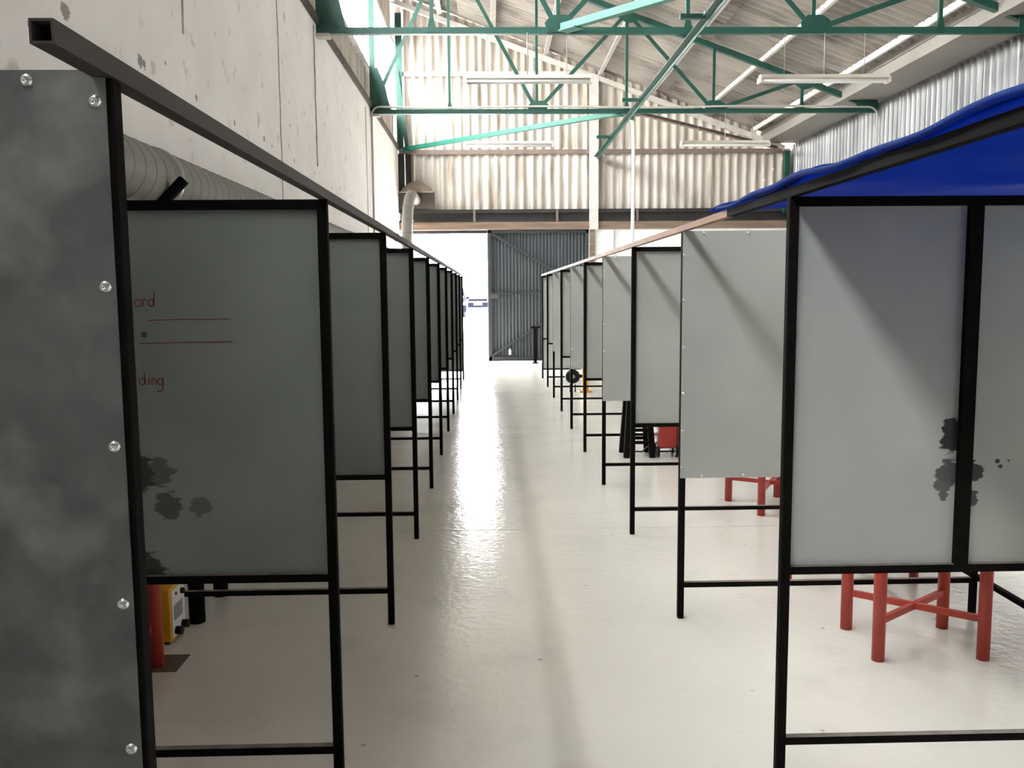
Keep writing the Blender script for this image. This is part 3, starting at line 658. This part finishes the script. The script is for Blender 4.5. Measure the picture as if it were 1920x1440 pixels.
# yellow welding set
wd = empty('welding_set', (-1.61, 4.01, 0), 'yellow box welding set with white control panel on the floor by the plaster wall', 'welder')
MB().cbox((-.14, -.09, .012), (.14, .09, .262), e=.006).build('case', yel, wd)
for x in (-.11, .11):
    for y in (-.07, .07): MB().cyl((x, y, 0), (x, y, .014), .012, 8).build('foot', rubber, wd)
pn = MB().box((.14, -.08, .03), (.144, .08, .25)).build('control_panel', plasw, wd)
MB().box((.144, -.06, .105), (.146, .045, .175)).build('rating_plate', plasg, pn)
MB().cyl((.144, .04, .215), (.158, .04, .215), .014, 12).build('dial', rubber, pn)
MB().cyl((.144, -.03, .225), (.150, -.03, .225), .008, 10).build('switch', redm, pn)
for y in (-.045, .04): MB().cyl((.144, y, .055), (.175, y, .055), .019, 14).build('socket', rubber, pn)
MB().sweep([(-.10, 0, .26), (-.09, 0, .29), (-.03, 0, .30), (.03, 0, .30), (.09, 0, .29), (.10, 0, .26)], .008, 8).build('handle', rubber, wd)
# red wheeled machine
rm = empty('wheeled_machine', (1.69, 8.42, 0), 'red metal machine on small black wheels beside the black trestle', 'machine')
MB().cbox((-.082, -.14, .09), (.082, .14, .42), e=.012).build('case', redm, rm)
for x in (-.088, .088):
    for y in (-.10, .10): MB().cyl((x-.012, y, .055), (x+.012, y, .055), .055, 16).build('wheel', rubber, rm)
MB().cyl((-.1, -.1, .055), (.1, -.1, .055), .008, 8).cyl((-.1, .1, .055), (.1, .1, .055), .008, 8).build('axle', rubber, rm)
MB().sweep([(-.07, .12, .42), (-.07, .15, .55), (.07, .15, .55), (.07, .12, .42)], .011, 8).build('handle', rubber, rm)
# black trestle with rungs
tr = empty('trestle_stand', (1.42, 8.45, 0), 'black splayed-leg trestle stand with two rungs on each side', 'stand')
for sx in (-1, 1):
    for y_ in (-.15, .15): MB().bar((sx*.125, y_, 0), (sx*.085, y_*.7, .62), .055, .055, ref=(0, 1, 0)).build('leg', black, tr)
for y_ in (-.13, .13):
    for z in (.13, .25): MB().box((-.11, y_-.012, z), (.11, y_+.012, z+.03)).build('rung', black, tr)
MB().cbox((-.16, -.17, .62), (.16, .17, .635)).build('stand_top', black, tr)
MB().sweep([(-.10, -.02, .12), (-.03, -.03, .04), (.05, -.02, .035), (.12, 0, .09), (.16, .02, .2)], .008, 6).build('cable', rubber, tr)
# yellow pedestal machine with black drum
ym = empty('pedestal_machine', (1.50, 13.9, 0), 'yellow pedestal machine with a black drum on its side', 'machine')
MB().cbox((-.10, -.12, 0), (.10, .12, .02)).cbox((-.05, -.06, .02), (.05, .06, .47)).build('pedestal', yel, ym)
dr = MB().lathe((-.20, 0, .25), [(.001, -.10), (.08, -.10), (.115, -.06), (.115, .06), (.08, .10), (.001, .10)], 20, (0, 1, 0)).build('drum', rubber, ym)
MB().lathe((-.20, -.10, .25), [(.03, 0), (.03, -.02), (.001, -.02)], 12, (0, 1, 0)).build('hub', plasg, dr)
MB().bar((-.2, 0, .25), (0, 0, .25), .05, .05).build('arm', rubber, ym)
MB().bar((-.24, -.02, .12), (-.24, -.02, 0), .02, .04).bar((-.16, -.02, .12), (-.16, -.02, 0), .02, .04).build('drum_foot', rubber, ym)
# black pedestal by the door
pd = empty('pedestal_stand', (1.0, 19.55, 0), 'thin black pedestal stand in front of the slate door leaf', 'stand')
MB().cbox((-.07, -.07, 0), (.07, .07, .02)).build('base', black, pd)
MB().box((-.04, -.04, .02), (.04, .04, .78)).build('column', black, pd)
MB().cbox((-.10, -.10, .78), (.10, .10, .82)).build('top', black, pd)

# ------------------------------------------------------------------ outside: vehicles and shrubs
def car(x, y, label, paint):
    z = .007*(y-20)-.02
    t = empty('parked_car', (x, y, z), label, 'car', 'cars parked in the yard')
    # profile along y (front at -y) lofted across the width
    secs = [(-.92, .0), (-.80, .06), (0, .08), (.80, .06), (.92, .0)]
    prof = [(-2.1, .38), (-2.15, .62), (-2.05, .88), (-1.1, 1.02), (1.9, 1.05), (2.1, .9), (2.1, .38)]
    vs = []; fs = []; n = len(prof)
    for (sx, k) in secs:
        for (py, pz) in prof: vs.append((sx, py-(k if py < -1.9 else 0), pz+k*.3))
    for i in range(len(secs)-1):
        for j in range(n): fs.append((i*n+j, i*n+(j+1) % n, (i+1)*n+(j+1) % n, (i+1)*n+j))
    fs += [tuple(range(n)), tuple(range((len(secs)-1)*n, len(secs)*n))]
    MB().add(vs, fs).build('body', paint, t)
    MB().add([(-.84, -1.15, 1.0), (.84, -1.15, 1.0), (.70, -.45, 1.62), (-.70, -.45, 1.62), (-.84, 1.6, 1.0), (.84, 1.6, 1.0), (.70, 1.0, 1.62), (-.70, 1.0, 1.62)],
             [(0, 1, 2, 3), (5, 4, 7, 6), (3, 2, 6, 7), (1, 5, 6, 2), (4, 0, 3, 7), (0, 4, 5, 1)]).build('cabin', paint, t)
    cg = mat('car_glass', (.30, .34, .38), rough=.08)
    MB().plate([(-.76, -1.10, 1.06), (.76, -1.10, 1.06), (.65, -.53, 1.56), (-.65, -.53, 1.56)], Vector((0, -.66, .75)), .02).build('windscreen', cg, t)
    gr = mat('car_grille', (.0022, .0024, .005), rough=.8, spec=.02)
    MB().box((-.62, -2.27, .72), (.62, -2.18, .86)).build('grille', gr, t)
    MB().box((-.92, -2.24, .30), (.92, -2.10, .64)).build('bumper', mat('car_bumper', (.004, .0042, .0085), rough=.8, spec=.02), t)
    for s in (-1, 1):
        MB().cbox((s*.76-.13, -2.24, .68), (s*.76+.13, -2.14, .84)).build('headlamp', plasw, t)
        MB().box((s*.98-.08, -1.0, 1.0), (s*.98+.08, -.9, 1.14)).build('mirror', paint, t)
        for wy in (-1.35, 1.35): MB().cyl((s*.80-.1, wy, .33), (s*.80+.1, wy, .33), .33, 20).build('wheel', rubber, t)
    MB().box((-.27, -2.29, .46), (.27, -2.24, .60)).build('number_plate', plasw, t)
car(-.78, 60, 'white car facing the open doorway out in the yard', mat('white_car_paint', (.6, .6, .62), rough=.35))
car(-2.22, 50.5, 'dark blue car beside the white one in the yard', mat('dark_blue_car_paint', (.002, .0024, .006), rough=.8, spec=.02))
leaf = mat('hazy_foliage', (.012, .022, .022), (.018, .030, .026), scale=3, rough=.8)
def shrub(x, y, r, h, label):
    z = .007*(y-20)-.02
    t = empty('yard_shrub', (x, y, z), label, 'shrub', 'shrubs beyond the yard')
    m_ = MB()
    for k in range(160):
        a = random.uniform(0, 6.283); e = random.uniform(-.2, 1.5); rr = r*random.uniform(.55, 1)
        c = Vector((rr*math.cos(a)*math.cos(e), rr*math.sin(a)*math.cos(e), h*.45+h*.5*math.sin(e)*random.uniform(.7, 1)))
        s_ = r*.28; u = Vector((random.uniform(-1, 1), random.uniform(-1, 1), random.uniform(-1, 1))).normalized(); v = u.cross(Vector((.3, .5, .8))).normalized(); w = u.cross(v)
        m_.add([c+u*s_, c+v*s_, c-u*s_, c-v*s_, c+w*s_, c-w*s_], [(0, 1, 4), (1, 2, 4), (2, 3, 4), (3, 0, 4), (1, 0, 5), (2, 1, 5), (3, 2, 5), (0, 3, 5)])
    m_.build('foliage', leaf, t)
    MB().cyl((0, 0, 0), (0, 0, h*.6), r*.12, 8, r*.08).build('trunk', woodb, t)
shrub(-.5, 95, .9, 2.0, 'larger hazy shrub beyond the yard, behind the white car')
shrub(-2.0, 97, .5, 1.6, 'smaller hazy shrub beyond the yard')
